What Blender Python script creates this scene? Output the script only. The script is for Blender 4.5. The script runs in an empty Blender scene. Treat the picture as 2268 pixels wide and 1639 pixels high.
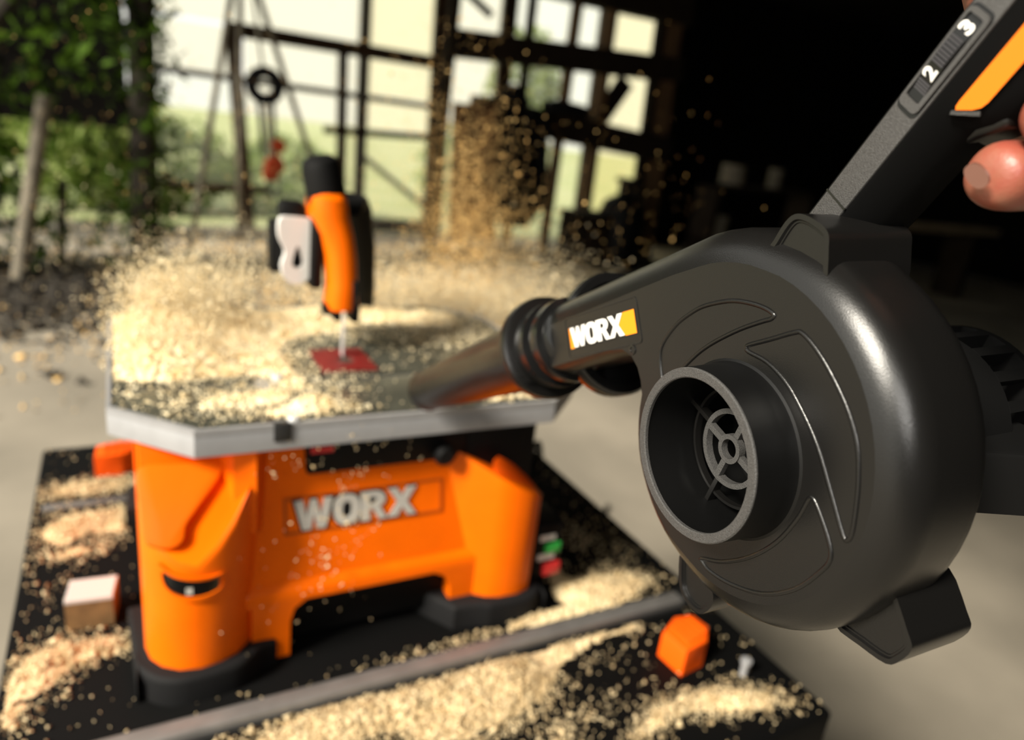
import bpy, bmesh, math, random
import numpy as np
from mathutils import Vector, Matrix

random.seed(4)
rng = np.random.default_rng(11)
scene = bpy.context.scene
COL = scene.collection
PI = math.pi

# ---------------------------------------------------------------- camera
cam_d = bpy.data.cameras.new('camera')
cam = bpy.data.objects.new('camera', cam_d)
COL.objects.link(cam)
cam_d.sensor_fit = 'HORIZONTAL'
cam_d.sensor_width = 36.0
cam_d.lens = 24.952
cam_d.clip_start = 0.01
cam_d.clip_end = 200
RC = ((0.878921, 0.051222, -0.474208), (-0.461983, 0.338666, -0.819681), (0.118613, 0.939511, 0.321324))
M = Matrix(RC).to_4x4()
M.translation = (0, 0, 1.34)
cam.matrix_world = M
cam_d.dof.use_dof = True
cam_d.dof.focus_distance = 0.275
cam_d.dof.aperture_fstop = 5.2
cam_d.dof.aperture_blades = 7
scene.camera = cam

# ---------------------------------------------------------------- world and sun
world = bpy.data.worlds.new('overcast_sky')
scene.world = world
world.use_nodes = True
bg = world.node_tree.nodes['Background']
bg.inputs[0].default_value = (1.0, 0.985, 0.90, 1)
bg.inputs[1].default_value = 1.25
sun_d = bpy.data.lights.new('sun', 'SUN')
sun_d.energy = 8.0
sun_d.angle = math.radians(14)
sun_d.color = (1.0, 0.93, 0.80)
sun = bpy.data.objects.new('sun', sun_d)
COL.objects.link(sun)
SUN_FROM = Vector((-0.77, -0.19, 0.60)).normalized()
sun.rotation_euler = SUN_FROM.to_track_quat('Z', 'Y').to_euler()
sun.location = (-6, -5, 5)
# photographer's soft light, behind and left of the camera
key_d = bpy.data.lights.new('soft_light', 'AREA')
key_d.shape = 'SQUARE'
key_d.size = 0.15
key_d.energy = 3.2
key_d.color = (1.0, 0.96, 0.90)
key = bpy.data.objects.new('soft_light', key_d)
COL.objects.link(key)
key.location = (-0.34, -0.54, 1.64)
key.rotation_euler = Vector((-0.54, -0.72, 0.41)).to_track_quat('Z', 'Y').to_euler()

vs = scene.view_settings
vs.view_transform = 'Standard'
vs.look = 'None'
vs.gamma = 1.0
vs.use_curve_mapping = False
vs.exposure = 0.0

# ---------------------------------------------------------------- materials
MATS = {}
def mat(name, col, rough=0.5, metal=0.0, var=0.0, vscale=20.0, bump=0.0, bscale=200.0, spec=0.5, sss=0.0, col2=None, detail=4.0, coat=0.0):
    m = bpy.data.materials.new(name)
    m.use_nodes = True
    nt = m.node_tree
    b = nt.nodes['Principled BSDF']
    b.inputs['Base Color'].default_value = (*col, 1)
    b.inputs['Roughness'].default_value = rough
    b.inputs['Metallic'].default_value = metal
    b.inputs['Specular IOR Level'].default_value = spec
    b.inputs['Coat Weight'].default_value = coat
    if sss:
        b.inputs['Subsurface Weight'].default_value = sss
        b.inputs['Subsurface Radius'].default_value = (0.006, 0.002, 0.001)
        b.inputs['Subsurface Scale'].default_value = 0.6
    tc = nt.nodes.new('ShaderNodeTexCoord')
    if var or col2:
        n = nt.nodes.new('ShaderNodeTexNoise')
        n.inputs['Scale'].default_value = vscale
        n.inputs['Detail'].default_value = detail
        nt.links.new(tc.outputs['Object'], n.inputs['Vector'])
        r = nt.nodes.new('ShaderNodeValToRGB')
        c2 = col2 if col2 else tuple(max(0, c * (1 - var)) for c in col)
        r.color_ramp.elements[0].position = 0.35
        r.color_ramp.elements[1].position = 0.65
        r.color_ramp.elements[0].color = (*c2, 1)
        r.color_ramp.elements[1].color = (*col, 1)
        nt.links.new(n.outputs['Fac'], r.inputs['Fac'])
        nt.links.new(r.outputs['Color'], b.inputs['Base Color'])
    if bump:
        n2 = nt.nodes.new('ShaderNodeTexNoise')
        n2.inputs['Scale'].default_value = bscale
        n2.inputs['Detail'].default_value = 2.0
        nt.links.new(tc.outputs['Object'], n2.inputs['Vector'])
        bp = nt.nodes.new('ShaderNodeBump')
        bp.inputs['Strength'].default_value = bump
        bp.inputs['Distance'].default_value = 0.001
        nt.links.new(n2.outputs['Fac'], bp.inputs['Height'])
        nt.links.new(bp.outputs['Normal'], b.inputs['Normal'])
    MATS[name] = m
    return m

mat('black_plastic', (0.0058, 0.0055, 0.0052), 0.28, bump=0.10, bscale=2500, spec=0.5)
mat('black_gloss', (0.006, 0.006, 0.006), 0.22, spec=0.5)
mat('black_matte', (0.0035, 0.0035, 0.0035), 0.6, spec=0.2)
mat('handle_black', (0.003, 0.003, 0.003), 0.8, spec=0.08)
mat('black_satin', (0.003, 0.003, 0.003), 0.4, spec=0.3)
mat('grey_textured', (0.060, 0.058, 0.056), 0.55, bump=0.5, bscale=3000, var=0.35, vscale=1800)
mat('dial_grey', (0.035, 0.033, 0.036), 0.35)
mat('rubber', (0.006, 0.006, 0.0065), 0.75, bump=0.2, bscale=1500, spec=0.25)
mat('orange_trim', (0.92, 0.20, 0.004), 0.45)
mat('orange_print', (0.90, 0.27, 0.006), 0.4)
mat('white_print', (0.85, 0.83, 0.78), 0.4)
mat('orange_housing', (0.95, 0.150, 0.0), 0.42, var=0.06, vscale=30, spec=0.22)
mat('orange_dark', (0.45, 0.075, 0.002), 0.4)
mat('peg_orange', (0.88, 0.10, 0.002), 0.5, spec=0.25)
mat('letter_grey', (0.48, 0.46, 0.42), 0.4)
mat('rail_metal', (0.22, 0.21, 0.20), 0.45, 0.4, var=0.2, vscale=40)
mat('aluminium', (0.42, 0.42, 0.43), 0.42, 0.35, var=0.08, vscale=60)
mat('table_steel', (0.11, 0.11, 0.085), 0.35, 0.4, var=0.4, vscale=25)
mat('steel_dark', (0.05, 0.05, 0.05), 0.45, 0.6)
mat('silver', (0.72, 0.72, 0.72), 0.3, 0.4)
mat('guard_white', (0.85, 0.84, 0.81), 0.4)
mat('red_insert', (0.20, 0.012, 0.010), 0.45, var=0.3, vscale=60)
mat('green_button', (0.03, 0.42, 0.07), 0.4)
mat('red_button', (0.62, 0.03, 0.03), 0.4)
mat('bench_black', (0.003, 0.003, 0.003), 0.7, spec=0.08, bump=0.3, bscale=500)
mat('sawdust', (0.78, 0.63, 0.39), 0.8, col2=(0.62, 0.46, 0.25), vscale=90, spec=0.2)
mat('skin', (0.27, 0.10, 0.06), 0.42, sss=0.15, col2=(0.27, 0.06, 0.038), vscale=90, bump=0.15, bscale=900)
mat('nail', (0.15, 0.07, 0.05), 0.25)
mat('concrete', (0.30, 0.262, 0.205), 0.85, col2=(0.205, 0.18, 0.14), vscale=1.6, detail=8, bump=0.5, bscale=60)
mat('grass', (0.34, 0.35, 0.20), 0.9, col2=(0.24, 0.28, 0.11), vscale=1)
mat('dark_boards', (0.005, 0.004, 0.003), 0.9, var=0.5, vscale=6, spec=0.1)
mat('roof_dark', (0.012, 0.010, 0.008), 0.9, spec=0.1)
mat('rust_frame', (0.055, 0.030, 0.016), 0.75, col2=(0.025, 0.016, 0.010), vscale=8, spec=0.2)
mat('grey_frame', (0.12, 0.11, 0.09), 0.7, var=0.3, vscale=8)
mat('timber_tan', (0.16, 0.085, 0.035), 0.85, var=0.45, vscale=5)
mat('timber_dark', (0.020, 0.013, 0.008), 0.9, var=0.4, vscale=6, spec=0.15)
mat('rust_sheet', (0.13, 0.05, 0.016), 0.85, col2=(0.045, 0.02, 0.008), vscale=5)
mat('tarp', (0.008, 0.008, 0.009), 0.8, spec=0.15)
mat('bark', (0.035, 0.027, 0.018), 0.9, var=0.5, vscale=20)
mat('pole_grey', (0.22, 0.19, 0.14), 0.8, var=0.5, vscale=9)
mat('rope', (0.30, 0.28, 0.22), 0.9)
mat('hook_orange', (0.45, 0.05, 0.008), 0.5)
mat('plank', (0.36, 0.27, 0.16), 0.85, var=0.3, vscale=5)
mat('wood_white', (0.5, 0.49, 0.47), 0.6)
mat('wood_raw', (0.22, 0.13, 0.05), 0.75, var=0.4, vscale=60)

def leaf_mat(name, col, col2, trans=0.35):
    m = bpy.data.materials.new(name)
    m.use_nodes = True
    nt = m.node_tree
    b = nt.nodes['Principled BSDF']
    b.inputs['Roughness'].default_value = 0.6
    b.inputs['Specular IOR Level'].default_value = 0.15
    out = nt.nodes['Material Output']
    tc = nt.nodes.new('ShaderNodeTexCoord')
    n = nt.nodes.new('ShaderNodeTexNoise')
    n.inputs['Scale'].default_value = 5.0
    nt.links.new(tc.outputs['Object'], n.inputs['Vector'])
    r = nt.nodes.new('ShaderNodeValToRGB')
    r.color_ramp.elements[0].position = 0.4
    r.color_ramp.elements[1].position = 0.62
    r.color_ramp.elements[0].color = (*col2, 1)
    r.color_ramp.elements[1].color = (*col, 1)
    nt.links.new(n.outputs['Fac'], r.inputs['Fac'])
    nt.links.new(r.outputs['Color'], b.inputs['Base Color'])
    t = nt.nodes.new('ShaderNodeBsdfTranslucent')
    nt.links.new(r.outputs['Color'], t.inputs['Color'])
    mx = nt.nodes.new('ShaderNodeMixShader')
    mx.inputs[0].default_value = trans
    nt.links.new(b.outputs[0], mx.inputs[1])
    nt.links.new(t.outputs[0], mx.inputs[2])
    nt.links.new(mx.outputs[0], out.inputs[0])
    MATS[name] = m
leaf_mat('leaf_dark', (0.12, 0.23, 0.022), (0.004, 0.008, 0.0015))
mat('sawdust_gold', (0.95, 0.66, 0.28), 0.8, col2=(0.85, 0.50, 0.17), vscale=60, spec=0.2)
mat('sawdust_pale', (0.98, 0.87, 0.62), 0.8, col2=(0.94, 0.74, 0.42), vscale=60, spec=0.2)
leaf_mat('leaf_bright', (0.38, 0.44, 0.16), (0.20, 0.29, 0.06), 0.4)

def pane_mat(name, tint, milk):
    m = bpy.data.materials.new(name)
    m.use_nodes = True
    nt = m.node_tree
    nt.nodes.remove(nt.nodes['Principled BSDF'])
    out = nt.nodes['Material Output']
    tr = nt.nodes.new('ShaderNodeBsdfTransparent')
    tr.inputs[0].default_value = (*tint, 1)
    tl = nt.nodes.new('ShaderNodeBsdfTranslucent')
    tl.inputs[0].default_value = (*tint, 1)
    mx = nt.nodes.new('ShaderNodeMixShader')
    mx.inputs[0].default_value = milk
    nt.links.new(tr.outputs[0], mx.inputs[1])
    nt.links.new(tl.outputs[0], mx.inputs[2])
    nt.links.new(mx.outputs[0], out.inputs[0])
    MATS[name] = m
pane_mat('pane_milky', (0.99, 0.97, 0.90), 0.18)
pane_mat('pane_clear', (0.97, 0.97, 0.92), 0.08)
pane_mat('pane_cream', (0.99, 0.95, 0.80), 0.18)

# ---------------------------------------------------------------- helpers
def smooth(me, ang=35):
    for p in me.polygons:
        p.use_smooth = True
    me.set_sharp_from_angle(angle=math.radians(ang))

def obj(name, bm, m, parent=None, sm=35, label=None, cat=None, group=None, kind=None):
    me = bpy.data.meshes.new(name)
    bmesh.ops.recalc_face_normals(bm, faces=bm.faces[:])
    bm.to_mesh(me)
    bm.free()
    if sm:
        smooth(me, sm)
    return link(name, me, m, parent, label, cat, group, kind)

def link(name, me, m, parent=None, label=None, cat=None, group=None, kind=None):
    o = bpy.data.objects.new(name, me)
    COL.objects.link(o)
    if m:
        me.materials.append(MATS[m])
    if parent:
        o.parent = parent
        if parent.get('_world'):
            o.matrix_parent_inverse = parent.matrix_basis.inverted()
    tag(o, label, cat, group, kind)
    return o

def tag(o, label=None, cat=None, group=None, kind=None):
    if label: o['label'] = label
    if cat: o['category'] = cat
    if group: o['group'] = group
    if kind: o['kind'] = kind
    return o

def empty(name, loc, label=None, cat=None, group=None, kind=None, world=True):
    o = bpy.data.objects.new(name, None)
    COL.objects.link(o)
    o.empty_display_size = 0.05
    o.location = loc
    if world:
        o['_world'] = 1
    return tag(o, label, cat, group, kind)

def add_box(bm, x0, x1, y0, y1, z0, z1, bev=0.0):
    r = bmesh.ops.create_cube(bm, size=1.0)
    for v in r['verts']:
        v.co = Vector(((x0 + x1) / 2 + v.co.x * (x1 - x0), (y0 + y1) / 2 + v.co.y * (y1 - y0), (z0 + z1) / 2 + v.co.z * (z1 - z0)))
    if bev:
        es = list({e for v in r['verts'] for e in v.link_edges})
        bmesh.ops.bevel(bm, geom=es, offset=bev, segments=2, affect='EDGES', profile=0.5)
    return bm

def box(x0, x1, y0, y1, z0, z1, bev=0.0):
    return add_box(bmesh.new(), x0, x1, y0, y1, z0, z1, bev)

def beam(p, q, w, h, up=Vector((0, 1, 0)), bev=0.0):
    """box along p->q with width w (across) and h (along up)"""
    p, q = Vector(p), Vector(q)
    d = (q - p)
    L = d.length
    d.normalize()
    s = d.cross(up).normalized()
    t = s.cross(d).normalized()
    bm = box(-w / 2, w / 2, -h / 2, h / 2, 0, L, bev)
    Mx = Matrix((s, t, d)).transposed().to_4x4()
    Mx.translation = p
    bmesh.ops.transform(bm, matrix=Mx, verts=bm.verts[:])
    return bm

def prism(pts, f0, f1, frame=None, bev=0.0, segs=2, top=None):
    """polygon pts (2D) extruded from f0 to f1; frame maps (a,b,c)->Vector"""
    bm = bmesh.new()
    fr = frame or (lambda a, b, c: Vector((a, b, c)))
    n = len(pts)
    lo = [bm.verts.new(fr(a, b, f0)) for a, b in pts]
    hi = [bm.verts.new(fr(a, b, (top(a, b) if top else f1))) for a, b in pts]
    bm.faces.new(lo[::-1])
    tf = bm.faces.new(hi)
    for i in range(n):
        bm.faces.new((lo[i], lo[(i + 1) % n], hi[(i + 1) % n], hi[i]))
    if bev:
        bmesh.ops.recalc_face_normals(bm, faces=bm.faces[:])
        bmesh.ops.bevel(bm, geom=[e for e in tf.edges], offset=bev, segments=segs, affect='EDGES', profile=0.5)
    return bm

def loft(rings, cap=True):
    bm = bmesh.new()
    vr = [[bm.verts.new(p) for p in r] for r in rings]
    n = len(vr[0])
    for a, b in zip(vr, vr[1:]):
        for i in range(n):
            bm.faces.new((a[i], a[(i + 1) % n], b[(i + 1) % n], b[i]))
    if cap:
        bm.faces.new(vr[0][::-1])
        bm.faces.new(vr[-1])
    return bm

def lathe(prof, frame, n=48, closed=False):
    """prof: list of (r, h); frame(a,b,h)->Vector"""
    bm = bmesh.new()
    rings = []
    for r, h in prof:
        if r < 1e-6:
            rings.append([bm.verts.new(frame(0, 0, h))])
        else:
            rings.append([bm.verts.new(frame(r * math.cos(2 * PI * i / n), r * math.sin(2 * PI * i / n), h)) for i in range(n)])
    seq = list(zip(rings, rings[1:]))
    if closed:
        seq.append((rings[-1], rings[0]))
    for a, b in seq:
        for i in range(n):
            j = (i + 1) % n
            if len(a) == 1 and len(b) == 1: continue
            if len(a) == 1: bm.faces.new((a[0], b[j], b[i]))
            elif len(b) == 1: bm.faces.new((a[i], a[j], b[0]))
            else: bm.faces.new((a[i], a[j], b[j], b[i]))
    return bm

def axisframe(c, d):
    c, d = Vector(c), Vector(d).normalized()
    s = d.orthogonal().normalized()
    t = d.cross(s)
    return lambda a, b, h: c + s * a + t * b + d * h

def tube(path, rad, n=10):
    pts = [Vector(p) for p in path]
    bm = bmesh.new()
    rings = []
    prev = None
    for i, p in enumerate(pts):
        d = (pts[min(i + 1, len(pts) - 1)] - pts[max(i - 1, 0)]).normalized()
        s = prev - d * prev.dot(d) if prev else d.orthogonal()
        s.normalize()
        prev = s
        t = d.cross(s)
        r = rad[i] if isinstance(rad, (list, tuple)) else rad
        rings.append([bm.verts.new(p + (s * math.cos(2 * PI * k / n) + t * math.sin(2 * PI * k / n)) * r) for k in range(n)])
    for a, b in zip(rings, rings[1:]):
        for k in range(n):
            bm.faces.new((a[k], a[(k + 1) % n], b[(k + 1) % n], b[k]))
    bm.faces.new(rings[0][::-1])
    bm.faces.new(rings[-1])
    return bm

def catmull(pts, k=6, closed=False):
    pts = [Vector(p) for p in pts]
    n = len(pts)
    out = []
    rngs = range(n) if closed else range(n - 1)
    for i in rngs:
        g = (lambda j: pts[j % n]) if closed else (lambda j: pts[max(0, min(n - 1, j))])
        p0, p1, p2, p3 = g(i - 1), g(i), g(i + 1), g(i + 2)
        for s in range(k):
            t = s / k
            out.append(0.5 * ((2 * p1) + (p2 - p0) * t + (2 * p0 - 5 * p1 + 4 * p2 - p3) * t * t + (3 * p1 - p0 - 3 * p2 + p3) * t ** 3))
    if not closed:
        out.append(pts[-1])
    return out

def flat_shape(loops, frame, h0, h1):
    """filled 2D shape with holes, given thickness"""
    bm = bmesh.new()
    edges = []
    for lp in loops:
        vs_ = [bm.verts.new((a, b, 0)) for a, b in lp]
        for i in range(len(vs_)):
            edges.append(bm.edges.new((vs_[i], vs_[(i + 1) % len(vs_)])))
    bmesh.ops.triangle_fill(bm, use_beauty=True, use_dissolve=False, edges=edges)
    r = bmesh.ops.extrude_face_region(bm, geom=bm.faces[:])
    nv = {e for e in r['geom'] if isinstance(e, bmesh.types.BMVert)}
    for v in bm.verts:
        v.co = frame(v.co.x, v.co.y, h1 if v in nv else h0)
    return bm

def ell(cx, cy, rx, ry, n=20, p=2.6):
    o = []
    for i in range(n):
        c, s = math.cos(2 * PI * i / n), math.sin(2 * PI * i / n)
        o.append((cx + rx * math.copysign(abs(c) ** (2 / p), c), cy + ry * math.copysign(abs(s) ** (2 / p), s)))
    return o

W_ = [[(0, 1), (.27, 1), (.37, .40), (.49, 1), (.68, 1), (.80, .40), (.90, 1), (1.17, 1), (.94, 0), (.68, 0), (.585, .50), (.49, 0), (.23, 0)]]
O_ = [ell(.42, .5, .42, .52), ell(.42, .5, .15, .28, 16)]
R_ = [[(0, 0), (0, 1), (.50, 1), (.68, .95), (.79, .82), (.80, .67), (.74, .53), (.62, .45), (.86, 0), (.57, 0), (.38, .39), (.28, .39), (.28, 0)], [(.28, .58), (.28, .80), (.44, .80), (.51, .75), (.51, .63), (.44, .58)]]
X_ = [[(0, 1), (.31, 1), (.48, .70), (.65, 1), (.96, 1), (.64, .5), (.96, 0), (.65, 0), (.48, .30), (.31, 0), (0, 0), (.32, .5)]]
def word(frame, x, y, h, sx, h0, h1, m, parent, gap=0.04, grow=0.0):
    """the four block letters, each its own mesh"""
    for loops, adv in ((W_, 1.17), (O_, .84), (R_, .86), (X_, .96)):
        cx = adv / 2
        L = []
        for li, lp in enumerate(loops):
            if grow and li: continue
            k = 1 + grow
            L.append([(x + (cx + (a - cx) * k) * h * sx, y + (.5 + (b - .5) * k) * h) for a, b in lp])
        obj('letter', flat_shape(L, frame, h0, h1), m, parent, sm=0)
        x += (adv + gap) * h * sx

def clip(P, ax, val, keep_gt):
    out = []
    n = len(P)
    for i in range(n):
        p, q = P[i], P[(i + 1) % n]
        a, b = p[ax], q[ax]
        ip, iq = (a > val) == keep_gt, (b > val) == keep_gt
        if ip: out.append(p)
        if ip != iq:
            t = (val - a) / (b - a)
            out.append((p[0] + (q[0] - p[0]) * t, p[1] + (q[1] - p[1]) * t))
    return out

def chips(name, P, size, m, label, cat, thick=0.28, parent=None, kind='stuff', lift=True):
    """wood flakes: small flat tetrahedra at the points P (N,3)"""
    N = len(P)
    s = size * rng.lognormal(0, 0.38, N)
    base = np.array([[1.0, 0, 0], [-.6, .75, 0], [-.5, -.8, 0], [0.1, 0, thick]])
    V = base[None] * s[:, None, None] * rng.uniform(.7, 1.3, (N, 4, 1))
    q = rng.normal(size=(N, 4))
    q /= np.linalg.norm(q, axis=1)[:, None]
    w, x, y, z = q.T
    Rm = np.stack([1 - 2 * (y * y + z * z), 2 * (x * y - z * w), 2 * (x * z + y * w), 2 * (x * y + z * w), 1 - 2 * (x * x + z * z), 2 * (y * z - x * w), 2 * (x * z - y * w), 2 * (y * z + x * w), 1 - 2 * (x * x + y * y)], 1).reshape(N, 3, 3)
    V = np.einsum('nij,nkj->nki', Rm, V) + P[:, None, :]
    V = V.reshape(-1, 3)
    f = np.array([[0, 2, 1], [0, 1, 3], [1, 2, 3], [2, 0, 3]])
    F = (f[None] + (np.arange(N) * 4)[:, None, None]).reshape(-1)
    me = bpy.data.meshes.new(name)
    me.vertices.add(len(V))
    me.vertices.foreach_set('co', V.astype(np.float32).ravel())
    nf = N * 4
    me.loops.add(nf * 3)
    me.loops.foreach_set('vertex_index', F.astype(np.int32))
    me.polygons.add(nf)
    me.polygons.foreach_set('loop_start', np.arange(0, nf * 3, 3, dtype=np.int32))
    me.update(calc_edges=True)
    return link(name, me, m, parent, label, cat, kind=kind)

def blobs(xy, B):
    """sum of gaussian blobs B = (x, y, sx, sy, angle, weight)"""
    f = np.zeros(len(xy))
    for (x, y, sx, sy, a, wt) in B:
        c, s = math.cos(a), math.sin(a)
        dx, dy = xy[:, 0] - x, xy[:, 1] - y
        u, v = (dx * c + dy * s) / sx, (-dx * s + dy * c) / sy
        f += wt * np.exp(-.5 * (u * u + v * v))
    return f

_nw = [(rng.uniform(0, 2 * PI), rng.uniform(0, 2 * PI), k) for k in (9, 9, 17, 17, 31, 31, 57, 57, 110, 110)]
def vnoise(xy, sc=1.0):
    f = np.zeros(len(xy))
    for a, ph, k in _nw:
        f += np.sin((xy[:, 0] * math.cos(a) + xy[:, 1] * math.sin(a)) * k * sc + ph + 1.3 * np.sin((xy[:, 1] * math.cos(a) - xy[:, 0] * math.sin(a)) * k * sc * .7)) / (k ** .45)
    return f

def scatter(n, x0, x1, y0, y1, B, base=0.0, noise=0.35, inside=None):
    out = []
    tot = 0
    while tot < n:
        xy = rng.uniform((x0, y0), (x1, y1), (n * 2, 2))
        p = base + blobs(xy, B) * (1 + noise * vnoise(xy) * 1.6)
        k = rng.uniform(0, 1, len(xy)) < p
        if inside is not None:
            k &= inside(xy)
        out.append(xy[k])
        tot += k.sum()
        if k.sum() == 0: break
    return np.concatenate(out)[:n]

def heap(name, x0, x1, y0, y1, z, B, height, thr, step, m, label, cat, parent=None, inside=None, noise=0.3):
    """low mounds of dust as one height-field surface (only where there is dust)"""
    nx, ny = int((x1 - x0) / step), int((y1 - y0) / step)
    gx, gy = np.meshgrid(np.linspace(x0, x1, nx), np.linspace(y0, y1, ny), indexing='ij')
    xy = np.stack([gx.ravel(), gy.ravel()], 1)
    f = blobs(xy, B) * (1 + noise * vnoise(xy)) - thr
    if inside is not None:
        f = np.where(inside(xy), f, -1)
    h = np.clip(f, -0.08, None) * height + rng.normal(0, step * .22, len(f)) * (f > 0)
    V = np.column_stack([xy, z + h])
    F = []
    ok = (f > -0.06).reshape(nx, ny)
    for i in range(nx - 1):
        for j in range(ny - 1):
            if ok[i, j] and ok[i + 1, j] and ok[i, j + 1] and ok[i + 1, j + 1]:
                F.append((i * ny + j, (i + 1) * ny + j, (i + 1) * ny + j + 1, i * ny + j + 1))
    used = sorted({v for q in F for v in q})
    mp = {v: i for i, v in enumerate(used)}
    me = bpy.data.meshes.new(name)
    me.from_pydata([tuple(V[v]) for v in used], [], [tuple(mp[v] for v in q) for q in F])
    return link(name, me, m, parent, label, cat, kind='stuff')

def leaves(N, pts, size, nrm=None):
    """N leaves, each a folded pointed blade of four triangles"""
    bm = None
    V, F = [], []
    for i, p in enumerate(pts):
        s = size * random.uniform(.6, 1.4)
        e = Matrix.Rotation(random.uniform(0, 2 * PI), 3, 'Z') @ Matrix.Rotation(random.uniform(-1.2, 1.2), 3, 'X') @ Matrix.Rotation(random.uniform(-1.2, 1.2), 3, 'Y')
        b = len(V)
        for q in ((0, -1, 0), (.5, -.1, .18), (0, 1.1, -.1), (-.5, -.1, .18), (0, -.1, 0)):
            V.append(Vector(p) + e @ (Vector(q) * s))
        F += [(b, b + 1, b + 4), (b + 1, b + 2, b + 4), (b + 2, b + 3, b + 4), (b + 3, b, b + 4)]
    me = bpy.data.meshes.new('foliage')
    me.from_pydata([tuple(v) for v in V], [], F)
    return me

# ================================================================ THE SETTING
BZ = 0.80            # bench top height
struct = dict(kind='structure')
obj('floor', box(-9, 12, -4, 8.05, -0.12, 0.0), 'concrete', sm=0, **struct)
obj('ground_outside', box(-40, 60, 8.05, 60, -0.25, -0.10), 'grass', sm=0, **struct)

# back wall: a frame of posts and rails with panes
wb = empty('wall_back', (3.3, 8.0, 0), kind='structure')
def wpost(x0, x1, z0, z1, w, m, name='post', y=8.0):
    obj(name, beam((x0, y, z0), (x1, y, z1), w * 1.3, 0.08), m, wb, sm=0)
def wrail(x0, x1, z0, z1, h, m, y=7.97):
    obj('rail', beam((x0, y, z0), (x1, y, z1), h * 1.25, 0.06), m, wb, sm=0)
wpost(1.04, 1.19, 1.95, 0.0, .10, 'rust_frame')
wpost(2.34, 2.37, 3.3, 0.0, .085, 'grey_frame')
wpost(2.13, 2.17, 1.88, 0.0, .07, 'rust_frame')
wpost(3.20, 3.27, 3.3, 0.0, .17, 'rust_frame')
wpost(4.00, 4.03, 3.3, 0.0, .14, 'rust_frame')
wpost(0.33, 0.30, 3.3, 0.0, .07, 'grey_frame')
wpost(5.30, 5.34, 3.3, 0.0, .10, 'rust_frame')
wpost(6.42, 6.42, 3.3, 0.0, .16, 'timber_dark')
wrail(1.0, 3.25, 1.91, 1.91, .105, 'rust_frame')
wrail(0.32, 3.25, 1.47, 1.45, .05, 'grey_frame')
wrail(0.30, 1.40, 0.40, 0.41, .06, 'rust_frame')
wrail(1.95, 3.25, 1.08, 1.12, .06, 'rust_frame')
wrail(0.30, 6.42, 3.3, 3.3, .12, 'timber_dark')
wrail(2.2, 3.22, 0.10, 0.10, .12, 'grey_frame')
# diagonal brace behind the lower pane
obj('brace', beam((2.4, 8.06, .85), (3.2, 8.06, .32), .06, .03), 'grey_frame', wb, sm=0)
panes = [(.36, 1.06, .44, 1.43, 'pane_clear'), (.36, 2.32, 1.96, 3.24, 'pane_milky'), (.36, 1.06, 1.50, 1.92, 'pane_milky'),
         (1.16, 2.10, 1.13, 1.85, 'pane_milky'), (1.20, 2.12, .05, 1.05, 'pane_clear'), (2.19, 2.31, .05, 1.86, 'pane_milky'),
         (2.41, 3.12, 1.97, 3.24, 'pane_cream'), (2.41, 3.14, 1.49, 1.86, 'pane_cream'), (2.41, 3.15, 1.15, 1.43, 'pane_cream'), (2.43, 3.17, .17, 1.04, 'pane_milky'),
         (3.32, 3.94, .05, 3.24, 'pane_milky'), (4.10, 5.26, .05, 3.24, 'pane_clear'), (5.38, 6.34, .05, 3.24, 'pane_cream')]
for (x0, x1, z0, z1, m) in panes:
    obj('pane', box(x0, x1, 7.995, 8.003, z0, z1), m, wb, sm=0)
# solid dark boarded part of the back wall and the right wall
wr = empty('wall_right', (9, 8.0, 0), kind='structure')
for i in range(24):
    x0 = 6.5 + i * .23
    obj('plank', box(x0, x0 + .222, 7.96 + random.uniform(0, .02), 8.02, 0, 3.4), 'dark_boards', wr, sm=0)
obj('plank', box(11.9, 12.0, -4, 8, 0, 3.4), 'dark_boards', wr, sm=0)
wf = empty('wall_front_unseen', (5, -3.3, 0), kind='structure')  # unseen wall added behind the camera to hold back front light
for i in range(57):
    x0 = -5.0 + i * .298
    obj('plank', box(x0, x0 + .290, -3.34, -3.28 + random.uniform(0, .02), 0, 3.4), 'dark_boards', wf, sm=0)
wl = empty('dark_backing', (-3, 6.9, 1.1), kind='structure')  # black boards added behind the tree to darken the gaps in the foliage
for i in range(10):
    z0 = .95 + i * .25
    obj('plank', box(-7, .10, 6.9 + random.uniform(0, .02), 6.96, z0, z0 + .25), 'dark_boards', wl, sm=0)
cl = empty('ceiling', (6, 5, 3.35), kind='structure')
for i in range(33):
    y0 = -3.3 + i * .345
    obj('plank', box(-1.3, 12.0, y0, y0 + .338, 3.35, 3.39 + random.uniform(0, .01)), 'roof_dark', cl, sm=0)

# ================================================================ BENCH
bench = empty('work_bench', (0.26, 0.7, 0), 'black folding work bench with aluminium jaw, strewn with sawdust under the orange saw', 'workbench')
BX0, BX1, BY0, BY1 = -0.121, 0.637, 0.335, 1.165
JAW = 0.542
obj('bench_top', box(BX0, BX1, JAW + .012, BY1, BZ - .05, BZ, .006), 'bench_black', bench)
obj('bench_top', box(BX0, BX1, BY0, JAW - .014, BZ - .05, BZ, .006), 'bench_black', bench)
j = obj('jaw_rail', box(BX0 - .01, .597, JAW - .011, JAW + .009, BZ - .03, BZ + .010, .003), 'rail_metal', bench)
obj('rail_groove', box(BX0 - .008, .595, JAW - .0145, JAW - .011, BZ - .03, BZ + .004, .001), 'steel_dark', j)
obj('jaw_end_cap', box(.597, .617, JAW - .014, JAW + .012, BZ - .03, BZ + .013, .003), 'black_matte', bench)
obj('slot_rail', box(BX0 + .012, -.005, .972, .985, BZ - .002, BZ + .003, .001), 'rail_metal', bench)
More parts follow.
